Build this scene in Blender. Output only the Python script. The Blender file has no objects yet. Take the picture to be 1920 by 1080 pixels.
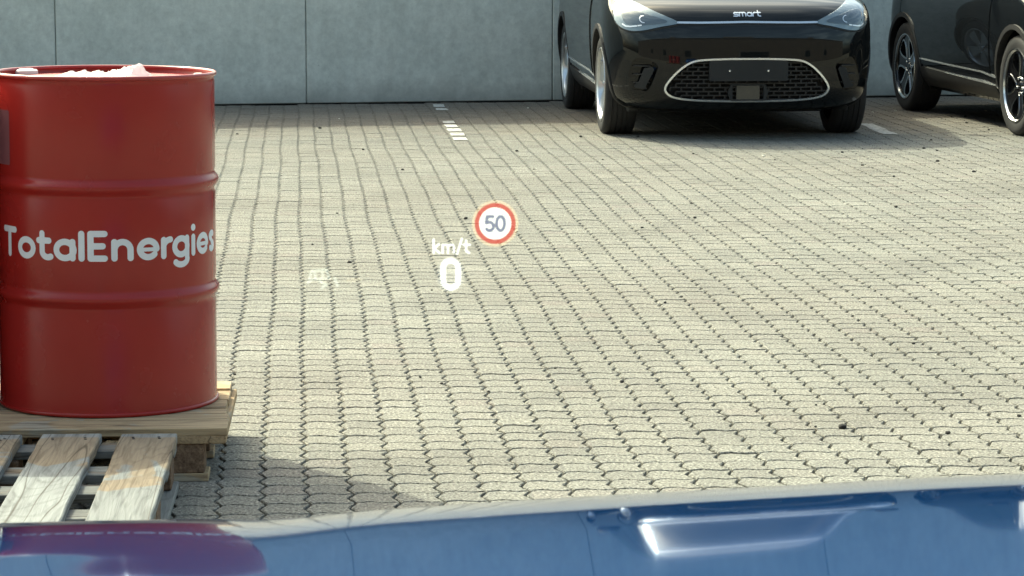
import bpy, bmesh, math, random
import numpy as np
from mathutils import Vector, Matrix
R = math.radians
rnd = random.Random(7)
scene = bpy.context.scene
C = scene.collection

# ------------------------------------------------------------------ camera, sky, sun, exposure
F, HOR, CAMZ = 5100.0, -150.0, 1.45          # focal length and horizon of the 1920 px photograph, eye height
PITCH = math.atan((540 - HOR) / F)
YAW = math.atan((960 - 552) / math.hypot(F, 540 - HOR))
FWD = Vector((math.sin(YAW)*math.cos(PITCH), math.cos(YAW)*math.cos(PITCH), -math.sin(PITCH)))
RGT = Vector((math.cos(YAW), -math.sin(YAW), 0))
UPV = Vector((math.sin(YAW)*math.sin(PITCH), math.cos(YAW)*math.sin(PITCH), math.cos(PITCH)))
EYE = Vector((0, 0, CAMZ))
cam_d = bpy.data.cameras.new('camera'); cam = bpy.data.objects.new('camera', cam_d); C.objects.link(cam)
m3 = Matrix((RGT, UPV, -FWD)).transposed()
cam.matrix_world = Matrix.Translation(EYE) @ m3.to_4x4()
cam_d.sensor_width = 36; cam_d.lens = F/1920*36; cam_d.clip_start = .05; cam_d.clip_end = 3000
cam_d.dof.use_dof = True; cam_d.dof.focus_distance = 9.5
cam_d.dof.aperture_fstop = (cam_d.lens/1000)/0.0022
scene.camera = cam

SUN_EL, SUN_AZ = R(43), R(-34)               # azimuth measured from +Y, negative = left of the view
world = bpy.data.worlds.new('World'); scene.world = world; world.use_nodes = True
wn = world.node_tree.nodes; wl = world.node_tree.links; wn.clear()
sky = wn.new('ShaderNodeTexSky'); sky.sky_type = 'NISHITA'; sky.sun_disc = False
sky.sun_elevation = SUN_EL; sky.sun_rotation = SUN_AZ
sky.air_density = 1.0; sky.dust_density = 6.0; sky.ozone_density = 1.0
bg = wn.new('ShaderNodeBackground'); bg.inputs[1].default_value = .15
wo = wn.new('ShaderNodeOutputWorld'); tc = wn.new('ShaderNodeTexCoord'); mp = wn.new('ShaderNodeMapping'); mp.inputs['Scale'].default_value = (1.6, 1.6, 7)
cn = wn.new('ShaderNodeTexNoise'); cn.inputs['Scale'].default_value = 2.2; cn.inputs['Detail'].default_value = 7; cn.inputs['Roughness'].default_value = .6
cr_ = wn.new('ShaderNodeValToRGB'); cr_.color_ramp.elements[0].position = .46; cr_.color_ramp.elements[1].position = .66
cm = wn.new('ShaderNodeMix'); cm.data_type = 'RGBA'; cm.blend_type = 'MULTIPLY'; cm.inputs[0].default_value = 1
cx_ = wn.new('ShaderNodeMix'); cx_.data_type = 'RGBA'; cx_.inputs[6].default_value = (.88, .88, .88, 1); cx_.inputs[7].default_value = (1.75, 1.6, 1.42, 1)
wl.new(tc.outputs['Generated'], mp.inputs[0]); wl.new(mp.outputs[0], cn.inputs['Vector']); wl.new(cn.outputs[0], cr_.inputs[0]); wl.new(cr_.outputs[0], cx_.inputs[0])
wl.new(sky.outputs[0], cm.inputs[6]); wl.new(cx_.outputs[2], cm.inputs[7]); wl.new(cm.outputs[2], bg.inputs[0])   # thin drifting cloud over the whole sky
wl.new(bg.outputs[0], wo.inputs[0])
sd = bpy.data.lights.new('sun', 'SUN'); sd.energy = 2.0; sd.angle = R(.5); sd.color = (1, .95, .86)
sun = bpy.data.objects.new('sun', sd); C.objects.link(sun)
to_sun = Vector((math.sin(SUN_AZ)*math.cos(SUN_EL), math.cos(SUN_AZ)*math.cos(SUN_EL), math.sin(SUN_EL)))
sun.rotation_euler = to_sun.to_track_quat('Z', 'Y').to_euler()
vs = scene.view_settings; vs.view_transform = 'Standard'; vs.look = 'None'; vs.gamma = 1
vs.exposure = 1.36; vs.use_curve_mapping = False
vs.use_white_balance = True; vs.white_balance_temperature = 6800; vs.white_balance_tint = -8

# ------------------------------------------------------------------ helpers
def ray(px, py):
    return (FWD*F + RGT*(px-960) - UPV*(py-540)).normalized()
def ground(px, py, z=0.0):
    r = ray(px, py); t = (z - CAMZ)/r.z
    return EYE + r*t
def project(p):
    q = Vector(p) - EYE
    d = q.dot(FWD)
    return 960 + F*q.dot(RGT)/d, 540 - F*q.dot(UPV)/d, d

def setp(o, label=None, cat=None, group=None, kind=None):
    if label: o['label'] = label
    if cat: o['category'] = cat
    if group: o['group'] = group
    if kind: o['kind'] = kind
    return o
def thing(name, label, cat, loc=(0,0,0), rz=0.0, group=None):
    o = bpy.data.objects.new(name, None); o.empty_display_size = .2; C.objects.link(o)
    o.location = loc; o.rotation_euler = (0, 0, rz)
    return setp(o, label, cat, group)
def link(name, me, mat=None, parent=None, loc=None, rot=None):
    o = bpy.data.objects.new(name, me); C.objects.link(o)
    if mat is not None and len(me.materials) == 0: me.materials.append(mat)
    if parent is not None: o.parent = parent
    if loc is not None: o.location = loc
    if rot is not None: o.rotation_euler = rot
    return o
def smooth(me, ang=35):
    me.polygons.foreach_set('use_smooth', [True]*len(me.polygons))
    me.set_sharp_from_angle(angle=R(ang))
def mesh(name, v, f, sm=None):
    me = bpy.data.meshes.new(name); me.from_pydata([tuple(p) for p in v], [], f); me.update()
    if sm: smooth(me, sm)
    return me
def bm_mesh(bm, name, sm=None):
    bmesh.ops.recalc_face_normals(bm, faces=bm.faces[:])
    me = bpy.data.meshes.new(name); bm.to_mesh(me); bm.free()
    if sm: smooth(me, sm)
    return me
def box_bm(bm, c, s, bev=0.0, jit=0.0, rz=0.0):
    r = bmesh.ops.create_cube(bm, size=1)
    M = Matrix.Translation(c) @ Matrix.Rotation(rz, 4, 'Z') @ Matrix.Diagonal((s[0], s[1], s[2], 1))
    for v in r['verts']:
        v.co = M @ v.co
        if jit: v.co += Vector([rnd.uniform(-jit, jit) for _ in range(3)])
    if bev:
        es = list({e for v in r['verts'] for e in v.link_edges})
        bmesh.ops.bevel(bm, geom=es, offset=bev, segments=1, affect='EDGES')
def box(name, c, s, mat, parent, bev=.002, jit=0, rz=0, sm=None):
    bm = bmesh.new(); box_bm(bm, (0,0,0), s, bev, jit)
    return link(name, bm_mesh(bm, name, sm), mat, parent, c, (0,0,rz))
def lathe(name, prof, n=64, sm=35, a0=0, a1=2*math.pi):
    v, f = [], []
    full = abs(a1-a0-2*math.pi) < 1e-6
    m = n if full else n+1
    for i in range(m):
        a = a0+(a1-a0)*i/n
        for r, z in prof: v.append((r*math.cos(a), r*math.sin(a), z))
    k = len(prof)
    for i in range(n):
        j = (i+1) % m
        for q in range(k-1):
            f.append((i*k+q, j*k+q, j*k+q+1, i*k+q+1))
    me = mesh(name, v, f)
    bm = bmesh.new(); bm.from_mesh(me); bmesh.ops.remove_doubles(bm, verts=bm.verts[:], dist=1e-6)
    bm.to_mesh(me); bm.free()
    if sm: smooth(me, sm)
    return me
def pchip(xs, ys):
    xs = np.array(xs, float); ys = np.array(ys, float); h = np.diff(xs); d = np.diff(ys)/h
    m = np.zeros_like(xs); m[0], m[-1] = d[0], d[-1]
    for i in range(1, len(xs)-1):
        if d[i-1]*d[i] > 0:
            w1, w2 = 2*h[i]+h[i-1], h[i]+2*h[i-1]
            m[i] = (w1+w2)/(w1/d[i-1]+w2/d[i])
    def ev(x):
        x = np.clip(np.asarray(x, float), xs[0], xs[-1])
        i = np.clip(np.searchsorted(xs, x)-1, 0, len(xs)-2)
        t = (x-xs[i])/h[i]
        return (ys[i]*(1+2*t)*(1-t)**2 + m[i]*h[i]*t*(1-t)**2 + ys[i+1]*t*t*(3-2*t) + m[i+1]*h[i]*t*t*(t-1))
    return ev

# ---- 2D shapes -> clean meshes (marching squares over a distance field), mapped onto any surface
def d_stroke(pts, hw, closed=False):
    pts = np.array(pts, float)
    if closed: pts = np.vstack([pts, pts[:1]])
    def f(x, y):
        best = np.full(x.shape, 1e9)
        for (x0, y0), (x1, y1) in zip(pts[:-1], pts[1:]):
            dx, dy = x1-x0, y1-y0; L = dx*dx+dy*dy+1e-12
            t = np.clip(((x-x0)*dx+(y-y0)*dy)/L, 0, 1)
            best = np.minimum(best, np.hypot(x-x0-t*dx, y-y0-t*dy))
        return best-hw
    f.b = (pts[:,0].min()-hw, pts[:,1].min()-hw, pts[:,0].max()+hw, pts[:,1].max()+hw)
    return f
def d_poly(pts, rad=0.0):
    st = d_stroke(pts, 0, True); P = np.array(pts, float)
    def f(x, y):
        ins = np.zeros(x.shape, bool); n = len(P)
        for i in range(n):
            x0, y0 = P[i]; x1, y1 = P[(i+1) % n]
            c = ((y0 > y) != (y1 > y))
            with np.errstate(divide='ignore', invalid='ignore'):
                xi = x0+(y-y0)*(x1-x0)/((y1-y0) if y1 != y0 else 1e-12)
            ins ^= c & (x < xi)
        return np.where(ins, -1, 1)*np.abs(st(x, y)) - rad
    f.b = (P[:,0].min()-rad, P[:,1].min()-rad, P[:,0].max()+rad, P[:,1].max()+rad)
    return f
def d_union(*fs):
    def f(x, y): return np.min([g(x, y) for g in fs], axis=0)
    f.b = (min(g.b[0] for g in fs), min(g.b[1] for g in fs), max(g.b[2] for g in fs), max(g.b[3] for g in fs))
    return f
def d_diff(a, *bs):
    def f(x, y): return np.max([a(x, y)]+[-g(x, y) for g in bs], axis=0)
    f.b = a.b
    return f
def d_and(a, b):
    def f(x, y): return np.maximum(a(x, y), b(x, y))
    f.b = b.b
    return f
def arc(cx, cy, rx, ry, a0, a1, n=14):
    return [(cx+rx*math.cos(R(a0+(a1-a0)*i/n)), cy+ry*math.sin(R(a0+(a1-a0)*i/n))) for i in range(n+1)]
def shape(sdf, cell):
    x0, y0, x1, y1 = sdf.b
    x0 -= 1.5*cell; y0 -= 1.5*cell
    nx = int((x1-x0)/cell)+3; ny = int((y1-y0)/cell)+3
    gx = x0+cell*np.arange(nx); gy = y0+cell*np.arange(ny)
    V = sdf(*np.meshgrid(gx, gy, indexing='ij'))
    V = np.where(np.abs(V) < cell*1e-3, -cell*1e-3, V)
    verts, idx, faces = [], {}, []
    def vid(key, p):
        if key not in idx: idx[key] = len(verts); verts.append(p)
        return idx[key]
    act = (V[:-1,:-1] < 0) | (V[1:,:-1] < 0) | (V[1:,1:] < 0) | (V[:-1,1:] < 0)
    for i, j in zip(*np.nonzero(act)):
        cs = [(i,j),(i+1,j),(i+1,j+1),(i,j+1)]; poly = []
        for k in range(4):
            a, b = cs[k], cs[(k+1) % 4]; va, vb = V[a], V[b]
            if va < 0: poly.append(vid(a, (gx[a[0]], gy[a[1]])))
            if (va < 0) != (vb < 0):
                t = va/(va-vb); lo, hi = min(a,b), max(a,b)
                poly.append(vid((lo,hi), (gx[a[0]]+t*(gx[b[0]]-gx[a[0]]), gy[a[1]]+t*(gy[b[1]]-gy[a[1]]))))
        if len(poly) >= 3: faces.append(tuple(poly))
    return verts, faces
def shape_mesh(name, sdf, cell, fmap, off=.0, skirt=0.0, sm=40):
    """fmap(u, v, offset) -> 3D point; the patch lies OFF above the surface, its rim goes SKIRT back."""
    v2, faces = shape(sdf, cell)
    V = [fmap(u, w, off) for u, w in v2]; Fc = list(faces)
    if skirt:
        cnt = {}
        for f in faces:
            for a, b in zip(f, f[1:]+f[:1]):
                cnt[(a, b)] = 1
        rim = [(a, b) for (a, b) in cnt if (b, a) not in cnt]
        low = {}
        for a, b in rim:
            for q in (a, b):
                if q not in low:
                    low[q] = len(V); V.append(fmap(v2[q][0], v2[q][1], off-skirt))
            Fc.append((b, a, low[a], low[b]))
    me = mesh(name, V, Fc)
    if sm: smooth(me, sm)
    return me
def boolean(me, cutters):
    o = bpy.data.objects.new('work', me); C.objects.link(o); tmp = []
    for cm in cutters:
        c = bpy.data.objects.new('cut', cm); C.objects.link(c); tmp.append(c)
        mo = o.modifiers.new('b', 'BOOLEAN'); mo.operation = 'DIFFERENCE'; mo.object = c; mo.solver = 'EXACT'
    dg = bpy.context.evaluated_depsgraph_get(); dg.update()
    out = bpy.data.meshes.new_from_object(o.evaluated_get(dg))
    for c in tmp+[o]: bpy.data.objects.remove(c)
    return out
def prism(pts, lo, hi, axis='y'):
    """closed outline (u, v) extruded along axis from lo to hi."""
    bm = bmesh.new(); mk = (lambda u, v, t: (u, t, v)) if axis == 'y' else (lambda u, v, t: (t, u, v))
    a = [bm.verts.new(mk(u, v, lo)) for u, v in pts]; b = [bm.verts.new(mk(u, v, hi)) for u, v in pts]
    bm.faces.new(a); bm.faces.new(b[::-1])
    for i in range(len(pts)):
        j = (i+1) % len(pts); bm.faces.new((a[i], b[i], b[j], a[j]))
    return bm_mesh(bm, 'prism')

# ------------------------------------------------------------------ materials
class NT:
    def __init__(s, name):
        s.m = bpy.data.materials.new(name); s.m.use_nodes = True
        s.t = s.m.node_tree; s.n = s.t.nodes; s.l = s.t.links
        s.bsdf = s.n['Principled BSDF']; s.out = s.n['Material Output']
    def new(s, typ, **kw):
        n = s.n.new('ShaderNode'+typ)
        for k, v in kw.items(): setattr(n, k, v)
        return n
    def put(s, sock, v):
        if hasattr(v, 'is_output'): s.l.new(v, sock)
        else:
            if isinstance(v, (tuple, list)) and len(v) == 3 and len(sock.default_value) == 4: v = (*v, 1)
            sock.default_value = v
    def coord(s, kind='Object', scale=(1,1,1), rot=(0,0,0), loc=(0,0,0)):
        tc = s.new('TexCoord'); mp = s.new('Mapping')
        s.l.new(tc.outputs[kind], mp.inputs[0]); mp.inputs['Scale'].default_value = scale
        mp.inputs['Rotation'].default_value = rot; mp.inputs['Location'].default_value = loc
        return mp.outputs[0]
    def wpos(s, scale=(1,1,1)):
        g = s.new('NewGeometry'); mp = s.new('Mapping'); s.l.new(g.outputs['Position'], mp.inputs[0])
        mp.inputs['Scale'].default_value = scale
        return mp.outputs[0]
    def noise(s, vec, scale, detail=3, rough=.55, dist=0):
        n = s.new('TexNoise'); s.l.new(vec, n.inputs['Vector'])
        n.inputs['Scale'].default_value = scale; n.inputs['Detail'].default_value = detail
        n.inputs['Roughness'].default_value = rough; n.inputs['Distortion'].default_value = dist
        return n.outputs[0]
    def ramp(s, fac, stops):
        r = s.new('ValToRGB'); s.l.new(fac, r.inputs[0]); e = r.color_ramp.elements
        while len(e) < len(stops): e.new(.5)
        for el, (p, c) in zip(e, stops):
            el.position = p; el.color = (*c, 1) if isinstance(c, tuple) else (c, c, c, 1)
        return r.outputs[0]
    def mix(s, fac, a, b, mode='MIX'):
        n = s.new('Mix', data_type='RGBA', blend_type=mode)
        s.put(n.inputs[0], fac); s.put(n.inputs[6], a); s.put(n.inputs[7], b)
        return n.outputs[2]
    def math(s, op, a, b=0.0):
        n = s.new('Math', operation=op); s.put(n.inputs[0], a); s.put(n.inputs[1], b); return n.outputs[0]
    def bump(s, h, strength, dist=.01, prev=None):
        n = s.new('Bump'); s.put(n.inputs['Height'], h); n.inputs['Strength'].default_value = strength
        n.inputs['Distance'].default_value = dist
        if prev is not None: s.l.new(prev, n.inputs['Normal'])
        return n.outputs[0]
    def set(s, **kw):
        for k, v in kw.items():
            s.put(s.bsdf.inputs[{'color':'Base Color','rough':'Roughness','metal':'Metallic','coat':'Coat Weight','coat_rough':'Coat Roughness',
                                 'spec':'Specular IOR Level','normal':'Normal','trans':'Transmission Weight','alpha':'Alpha','ior':'IOR',
                                 'emit':'Emission Color','emit_s':'Emission Strength','sheen':'Sheen Weight'}[k]], v)
        return s.m
def plain(name, col, rough=.5, metal=0, coat=0, var=.0, bump=0, bscale=60, spec=.5, cr=.03):
    t = NT(name); c = col
    if var:
        n = t.noise(t.coord(), 9, 5, .6)
        c = t.mix(1.0, col, t.ramp(n, [(.25, 1-var), (.75, 1+var)]), 'MULTIPLY')
    kw = dict(color=c, rough=rough, metal=metal, coat=coat, coat_rough=cr, spec=spec)
    if bump: kw['normal'] = t.bump(t.noise(t.coord(), bscale, 4), bump, .004)
    return t.set(**kw)

P = .1125                                      # paving module
def paver_material(name, ox, oy, far=False):
    t = NT(name); w = t.wpos()
    mp = t.new('Mapping'); t.l.new(w, mp.inputs[0]); mp.inputs['Location'].default_value = (-ox/P, -oy/P, 0)
    mp.inputs['Scale'].default_value = (1/P, 1/P, 0)
    fl = t.new('VectorMath', operation='FLOOR'); t.l.new(mp.outputs[0], fl.inputs[0])
    wn_ = t.new('TexWhiteNoise'); t.l.new(fl.outputs[0], wn_.inputs['Vector'])
    per = wn_.outputs['Value']
    base = t.ramp(per, [(0, (.385,.372,.322)), (.35, (.415,.402,.345)), (.7, (.44,.427,.365)), (.93, (.455,.438,.372)), (1, (.42,.385,.335))])
    big = t.noise(w, .55, 4, .6)
    base = t.mix(t.ramp(big, [(.35, 0.0), (.7, .45)]), base, (.36,.32,.262))
    big2 = t.noise(w, 1.7, 3, .5)
    base = t.mix(1, base, t.ramp(big2, [(.3, .87), (.7, 1.1)]), 'MULTIPLY')
    g1 = t.noise(w, 135, 2, .65); g2 = t.noise(w, 78, 3, .7)
    base = t.mix(1, base, t.ramp(g1, [(.30, .22), (.44, .80), (.58, 1.18), (.70, 1.85)]), 'MULTIPLY')
    base = t.mix(1, base, t.ramp(g2, [(.28, .50), (.42, .86), (.55, 1.08), (.72, 1.45)]), 'MULTIPLY')
    sp = t.noise(w, 120, 1, .5)
    base = t.mix(t.ramp(sp, [(.66, 0.0), (.74, .6)]), base, (.07,.07,.065))
    base = t.mix(1, base, (.508,.520,.535), 'MULTIPLY')
    sy = t.new('SeparateXYZ'); t.l.new(w, sy.inputs[0])                        # stones by the wall are browner; extra darkening deepens the shade there
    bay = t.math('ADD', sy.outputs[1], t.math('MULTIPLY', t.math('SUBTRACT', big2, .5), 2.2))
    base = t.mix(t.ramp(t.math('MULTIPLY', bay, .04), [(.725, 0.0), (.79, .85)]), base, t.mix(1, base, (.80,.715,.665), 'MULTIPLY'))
    drip = t.ramp(t.noise(w, 3.1, 5, .65), [(.66, 0.0), (.74, .35)])
    base = t.mix(drip, base, (.13,.125,.105))
    b = t.bump(g1, .9, .004); b = t.bump(g2, .6, .004, b)
    return t.set(color=base, rough=.93, normal=b, spec=.25)
GX = ground(571, 545).x % P; GY = ground(520, 742).y % P
M = {}
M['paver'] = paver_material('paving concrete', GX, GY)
t = NT('joint sand'); w = t.wpos()
M['sand'] = t.set(color=t.ramp(t.noise(w, 160, 3), [(.3, (.05,.052,.045)), (.7, (.12,.118,.10))]), rough=1, spec=.1)
t = NT('yard paving far'); w = t.wpos()
br = t.new('TexBrick'); t.l.new(w, br.inputs['Vector']); br.offset = 0; br.inputs['Scale'].default_value = 1
br.inputs['Brick Width'].default_value = P; br.inputs['Row Height'].default_value = P; br.inputs['Mortar Size'].default_value = .004
br.inputs['Color1'].default_value = (.205,.20,.165,1); br.inputs['Color2'].default_value = (.235,.23,.19,1); br.inputs['Mortar'].default_value = (.1,.1,.085,1)
M['yard'] = t.set(color=t.mix(1, br.outputs[0], t.ramp(t.noise(w, 1.1, 4), [(.3, .8), (.7, 1.15)]), 'MULTIPLY'), rough=.95, spec=.2)

def concrete(name):
    t = NT(name); o = t.coord()
    oi = t.new('ObjectInfo')
    off = t.new('VectorMath', operation='ADD'); t.l.new(o, off.inputs[0])
    sc = t.new('VectorMath', operation='SCALE'); sc.inputs[0].default_value = (37, 0, 11); t.l.new(oi.outputs['Random'], sc.inputs['Scale']); t.l.new(sc.outputs[0], off.inputs[1])
    v = off.outputs[0]
    st = t.new('Mapping'); t.l.new(v, st.inputs[0]); st.inputs['Scale'].default_value = (5, 5, .8)
    stv = t.new('Mapping'); t.l.new(v, stv.inputs[0]); stv.inputs['Scale'].default_value = (1.1, 1, 1.6)
    c = t.ramp(t.noise(stv.outputs[0], 1.3, 6, .6, .4), [(.28, (.565,.594,.536)), (.5, (.635,.662,.598)), (.72, (.69,.71,.640))])
    c = t.mix(1, c, t.ramp(t.noise(st.outputs[0], 2.0, 5, .65), [(.3, .94), (.7, 1.05)]), 'MULTIPLY')
    c = t.mix(1, c, t.ramp(t.noise(v, 17, 7, .75), [(.3, .83), (.7, 1.13)]), 'MULTIPLY')
    pit = t.new('TexVoronoi'); t.l.new(v, pit.inputs['Vector']); pit.inputs['Scale'].default_value = 16
    pm = t.math('MULTIPLY', t.ramp(pit.outputs['Distance'], [(.05, 1.0), (.11, 0.0)]), t.ramp(t.noise(v, 5, 2), [(.55, 0.0), (.68, .55)]))
    c = t.mix(pm, c, (.2,.225,.21))
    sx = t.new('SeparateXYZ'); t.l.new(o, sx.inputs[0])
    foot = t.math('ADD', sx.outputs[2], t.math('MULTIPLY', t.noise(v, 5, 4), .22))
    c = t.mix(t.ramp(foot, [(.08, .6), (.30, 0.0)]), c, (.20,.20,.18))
    nb = t.bump(t.noise(v, 60, 4, .6), .25, .004)
    return t.set(color=c, rough=.85, normal=nb, spec=.3)
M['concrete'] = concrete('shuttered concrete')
M['seal'] = plain('joint sealant', (.30,.32,.30), .8, var=.2)
M['dark_gap'] = plain('dark gap', (.02,.02,.02), 1)

def paint(name, col, rough=.35, metal=.0, coat=1.0, var=.05, wob=0.0, cr=.02):
    t = NT(name)
    n = t.noise(t.coord(), 2.2, 4)
    c = t.mix(1, col, t.ramp(n, [(.3, 1-var), (.7, 1+var)]), 'MULTIPLY')
    kw = dict(color=c, rough=rough, metal=metal, coat=coat, coat_rough=cr)
    if wob: kw['normal'] = t.bump(t.noise(t.coord(), 3.5, 2), wob, .01)
    m = t.set(**kw)
    if wob: t.put(t.bsdf.inputs['Coat Normal'], kw['normal'])
    return m
# drum paint: red enamel with scuffs
t = NT('red drum enamel'); o = t.coord()
c = t.ramp(t.noise(o, 3, 5, .6), [(.3, (.285,.015,.013)), (.7, (.325,.019,.016))])
scuff = t.ramp(t.noise(t.coord(scale=(4, 4, 22)), 3, 6, .7), [(.66, 0.0), (.74, .35)])
c = t.mix(scuff, c, (.42,.07,.06))
M['drum'] = t.set(color=c, rough=t.ramp(t.noise(o, 7, 4), [(.3, .21), (.7, .29)]), spec=.4,
                  normal=t.bump(t.noise(o, 6, 2), .06, .01))
M['drum_rim'] = plain('worn red rim', (.36,.03,.03), .3, var=.25, coat=.3)
M['print'] = plain('white drum print', (.72,.74,.78), .5, var=.04)
M['cap'] = plain('white plastic cap', (.78,.78,.72), .4, var=.06)
M['sticker'] = plain('dull label', (.20,.075,.085), .35, var=.1)
# crumpled film
t = NT('clear plastic film')
gl = t.new('BsdfGlossy'); gl.inputs['Roughness'].default_value = .18; gl.inputs[0].default_value = (1,1,1,1)
tr = t.new('BsdfTransparent'); tl = t.new('BsdfTranslucent'); tl.inputs[0].default_value = (.95,.88,.88,1)
df = t.new('BsdfDiffuse'); df.inputs[0].default_value = (.9,.84,.84,1)
a = t.new('MixShader'); a.inputs[0].default_value = .5; t.l.new(tl.outputs[0], a.inputs[1]); t.l.new(df.outputs[0], a.inputs[2])
b = t.new('MixShader'); b.inputs[0].default_value = .35; t.l.new(a.outputs[0], b.inputs[1]); t.l.new(tr.outputs[0], b.inputs[2])
d = t.new('MixShader'); d.inputs[0].default_value = .18; t.l.new(b.outputs[0], d.inputs[1]); t.l.new(gl.outputs[0], d.inputs[2])
t.l.new(d.outputs[0], t.out.inputs[0]); M['film'] = t.m

def wood(name, light, dark, grey, greyness, axis=0, along=False):
    t = NT(name); o = t.coord(); oi = t.new('ObjectInfo')
    add = t.new('VectorMath', operation='ADD'); t.l.new(o, add.inputs[0])
    sc = t.new('VectorMath', operation='SCALE'); sc.inputs[0].default_value = (9, 13, 5); t.l.new(oi.outputs['Random'], sc.inputs['Scale']); t.l.new(sc.outputs[0], add.inputs[1])
    v = add.outputs[0]
    mp = t.new('Mapping'); t.l.new(v, mp.inputs[0])
    mp.inputs['Scale'].default_value = (1.2, 22, 22) if axis == 0 else (22, 1.2, 22)
    g = t.noise(mp.outputs[0], 3.5, 6, .62, .8)
    c = t.ramp(g, [(.28, dark), (.5, light), (.72, tuple(min(1, q*1.22) for q in light))])
    m2 = t.new('Mapping'); t.l.new(v, m2.inputs[0]); m2.inputs['Scale'].default_value = (3.2, 5, 5) if axis == 0 else (5, 3.2, 5)
    big = t.noise(m2.outputs[0], 1.25, 4, .6, .9)
    if along:                                   # the far ends kept their tan colour, the rest has bleached
        m2.inputs['Scale'].default_value = (4, 2.2, 4)
        sx = t.new('SeparateXYZ'); t.l.new(o, sx.inputs[0])
        yn = t.math('ADD', t.math('MULTIPLY', sx.outputs[1], -1.0), t.math('MULTIPLY', t.math('SUBTRACT', big, .5), 1.5))
        yn = t.math('ADD', yn, t.math('MULTIPLY', t.math('SUBTRACT', oi.outputs['Random'], .5), .25))
    gc = t.mix(1, grey, t.ramp(g, [(.27, .50), (.5, .97), (.72, 1.22)]), 'MULTIPLY')
    if along:
        tip = t.math('ADD', t.math('MULTIPLY', sx.outputs[1], -1.0), t.math('MULTIPLY', t.math('SUBTRACT', big, .5), .12))
        fac = t.math('MAXIMUM', t.ramp(yn, [(.40, 0.0), (.47, 1.0)]), t.ramp(tip, [(.035, .9), (.055, 0.0)]))
        c = t.mix(fac, c, gc)
    else: c = t.mix(t.ramp(big, [(.56-greyness*.2, 0.0), (.62-greyness*.2, 1.0)]), c, gc)
    m3_ = t.new('Mapping'); t.l.new(v, m3_.inputs[0]); m3_.inputs['Scale'].default_value = (1.6, 7, 7) if axis == 0 else (7, 1.6, 7)
    n3 = t.noise(m3_.outputs[0], .9, 2, .5, .6)                       # flat-sawn figure and a few drying cracks
    ring = t.math('SINE', t.math('MULTIPLY', n3, 85.0))
    c = t.mix(1, c, t.ramp(t.math('MULTIPLY', t.math('ADD', ring, 1.0), .5), [(0, 1.0), (.72, 1.0), (1, .84)]), 'MULTIPLY')
    n4 = t.noise(mp.outputs[0], .42, 2, .5, .15)
    c = t.mix(t.ramp(t.math('ABSOLUTE', t.math('SUBTRACT', n4, .5)), [(.003, .7), (.009, 0.0)]), c, tuple(q*.35 for q in dark))
    c = t.mix(1, c, t.ramp(oi.outputs['Random'], [(0, .85), (1, 1.12)]), 'MULTIPLY')
    return t.set(color=c, rough=.85, normal=t.bump(g, .8, .004), spec=.25)
M['pine'] = wood('pallet pine', (.44,.33,.20), (.24,.16,.09), (.42,.37,.28), .1)
M['pine_y'] = wood('pallet pine cross', (.40,.29,.17), (.20,.13,.07), (.36,.31,.23), .1, 1)
M['weathered'] = wood('weathered pallet wood', (.275,.22,.155), (.15,.11,.075), (.255,.265,.255), .7, 1, True)
M['weathered_x'] = wood('weathered pallet wood cross', (.22,.18,.135), (.12,.095,.07), (.20,.205,.195), .7, 0)
t = NT('pressed chip block'); o = t.coord()
M['chip'] = t.set(color=t.ramp(t.noise(o, 90, 3, .7), [(.3, (.09,.055,.03)), (.5, (.18,.115,.07)), (.7, (.30,.2,.12))]), rough=.95, normal=t.bump(t.noise(o, 90, 3), .8, .004))

def car_paint(name, col):
    t = NT(name); n = t.noise(t.coord(), 900, 1)
    dirt = t.ramp(t.noise(t.coord(), 2.5, 6, .65), [(.5, 0.0), (.8, .035)])
    c = t.mix(dirt, col, (.12,.115,.10))
    t.put(t.bsdf.inputs['Coat IOR'], 1.4)
    return t.set(color=c, rough=.5, metal=.0, spec=.0, coat=1.0, coat_rough=t.ramp(t.noise(t.coord(), 5, 5), [(.35, .01), (.75, .04)]))
M['black_paint'] = car_paint('black car paint', (.006,.0068,.0075))
M['grey_paint'] = car_paint('dark car paint', (.008,.0095,.0115))
M['plastic'] = plain('black plastic', (.012,.012,.013), .55, var=.2, bump=.1, bscale=300)
M['gloss_black'] = plain('gloss black', (.006,.006,.007), .12, coat=.5)
M['tyre'] = plain('tyre rubber', (.017,.017,.018), .78, var=.25, bump=.2, bscale=120)
M['silver'] = plain('bright metal', (.74,.76,.78), .18, 1)
M['alloy'] = plain('silver alloy', (.62,.64,.66), .28, .9, var=.08)
M['dark_alloy'] = plain('black alloy', (.012,.012,.014), .25, .2, coat=.6)
M['chrome_line'] = plain('satin chrome', (.80,.83,.85), .22, .75)
M['holder'] = plain('plate holder', (.010,.011,.012), .7, var=.1)
M['sensor'] = plain('sensor cover', (.014,.018,.020), .2, coat=.6)
M['lens'] = plain('headlamp lens', (.15,.195,.22), .12, 0.3, coat=1)
M['lamp_dark'] = plain('headlamp dark housing', (.06,.085,.105), .12, .2, coat=1)
M['lamp_white'] = plain('headlamp light guide', (.85,.88,.9), .15, .2, coat=1)
M['glass'] = plain('car glass', (.008,.012,.013), .03, 0, spec=.22)
t = NT('blue car paint')
M['blue'] = t.set(color=(.010,.075,.27), rough=.04, metal=.6, coat=.2, coat_rough=.015)
t.put(t.bsdf.inputs['Specular Tint'], (.30, .58, .95))
M['pebble'] = plain('dark pebble', (.022,.021,.02), .85, var=.3, bump=.6, bscale=60)
t = NT('worn white paint'); w = t.wpos()
keep = t.ramp(t.math('ADD', t.noise(w, 28, 5, .7), t.math('MULTIPLY', t.noise(w, 7, 3), .4)), [(.55, 0.0), (.72, .8)])
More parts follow.
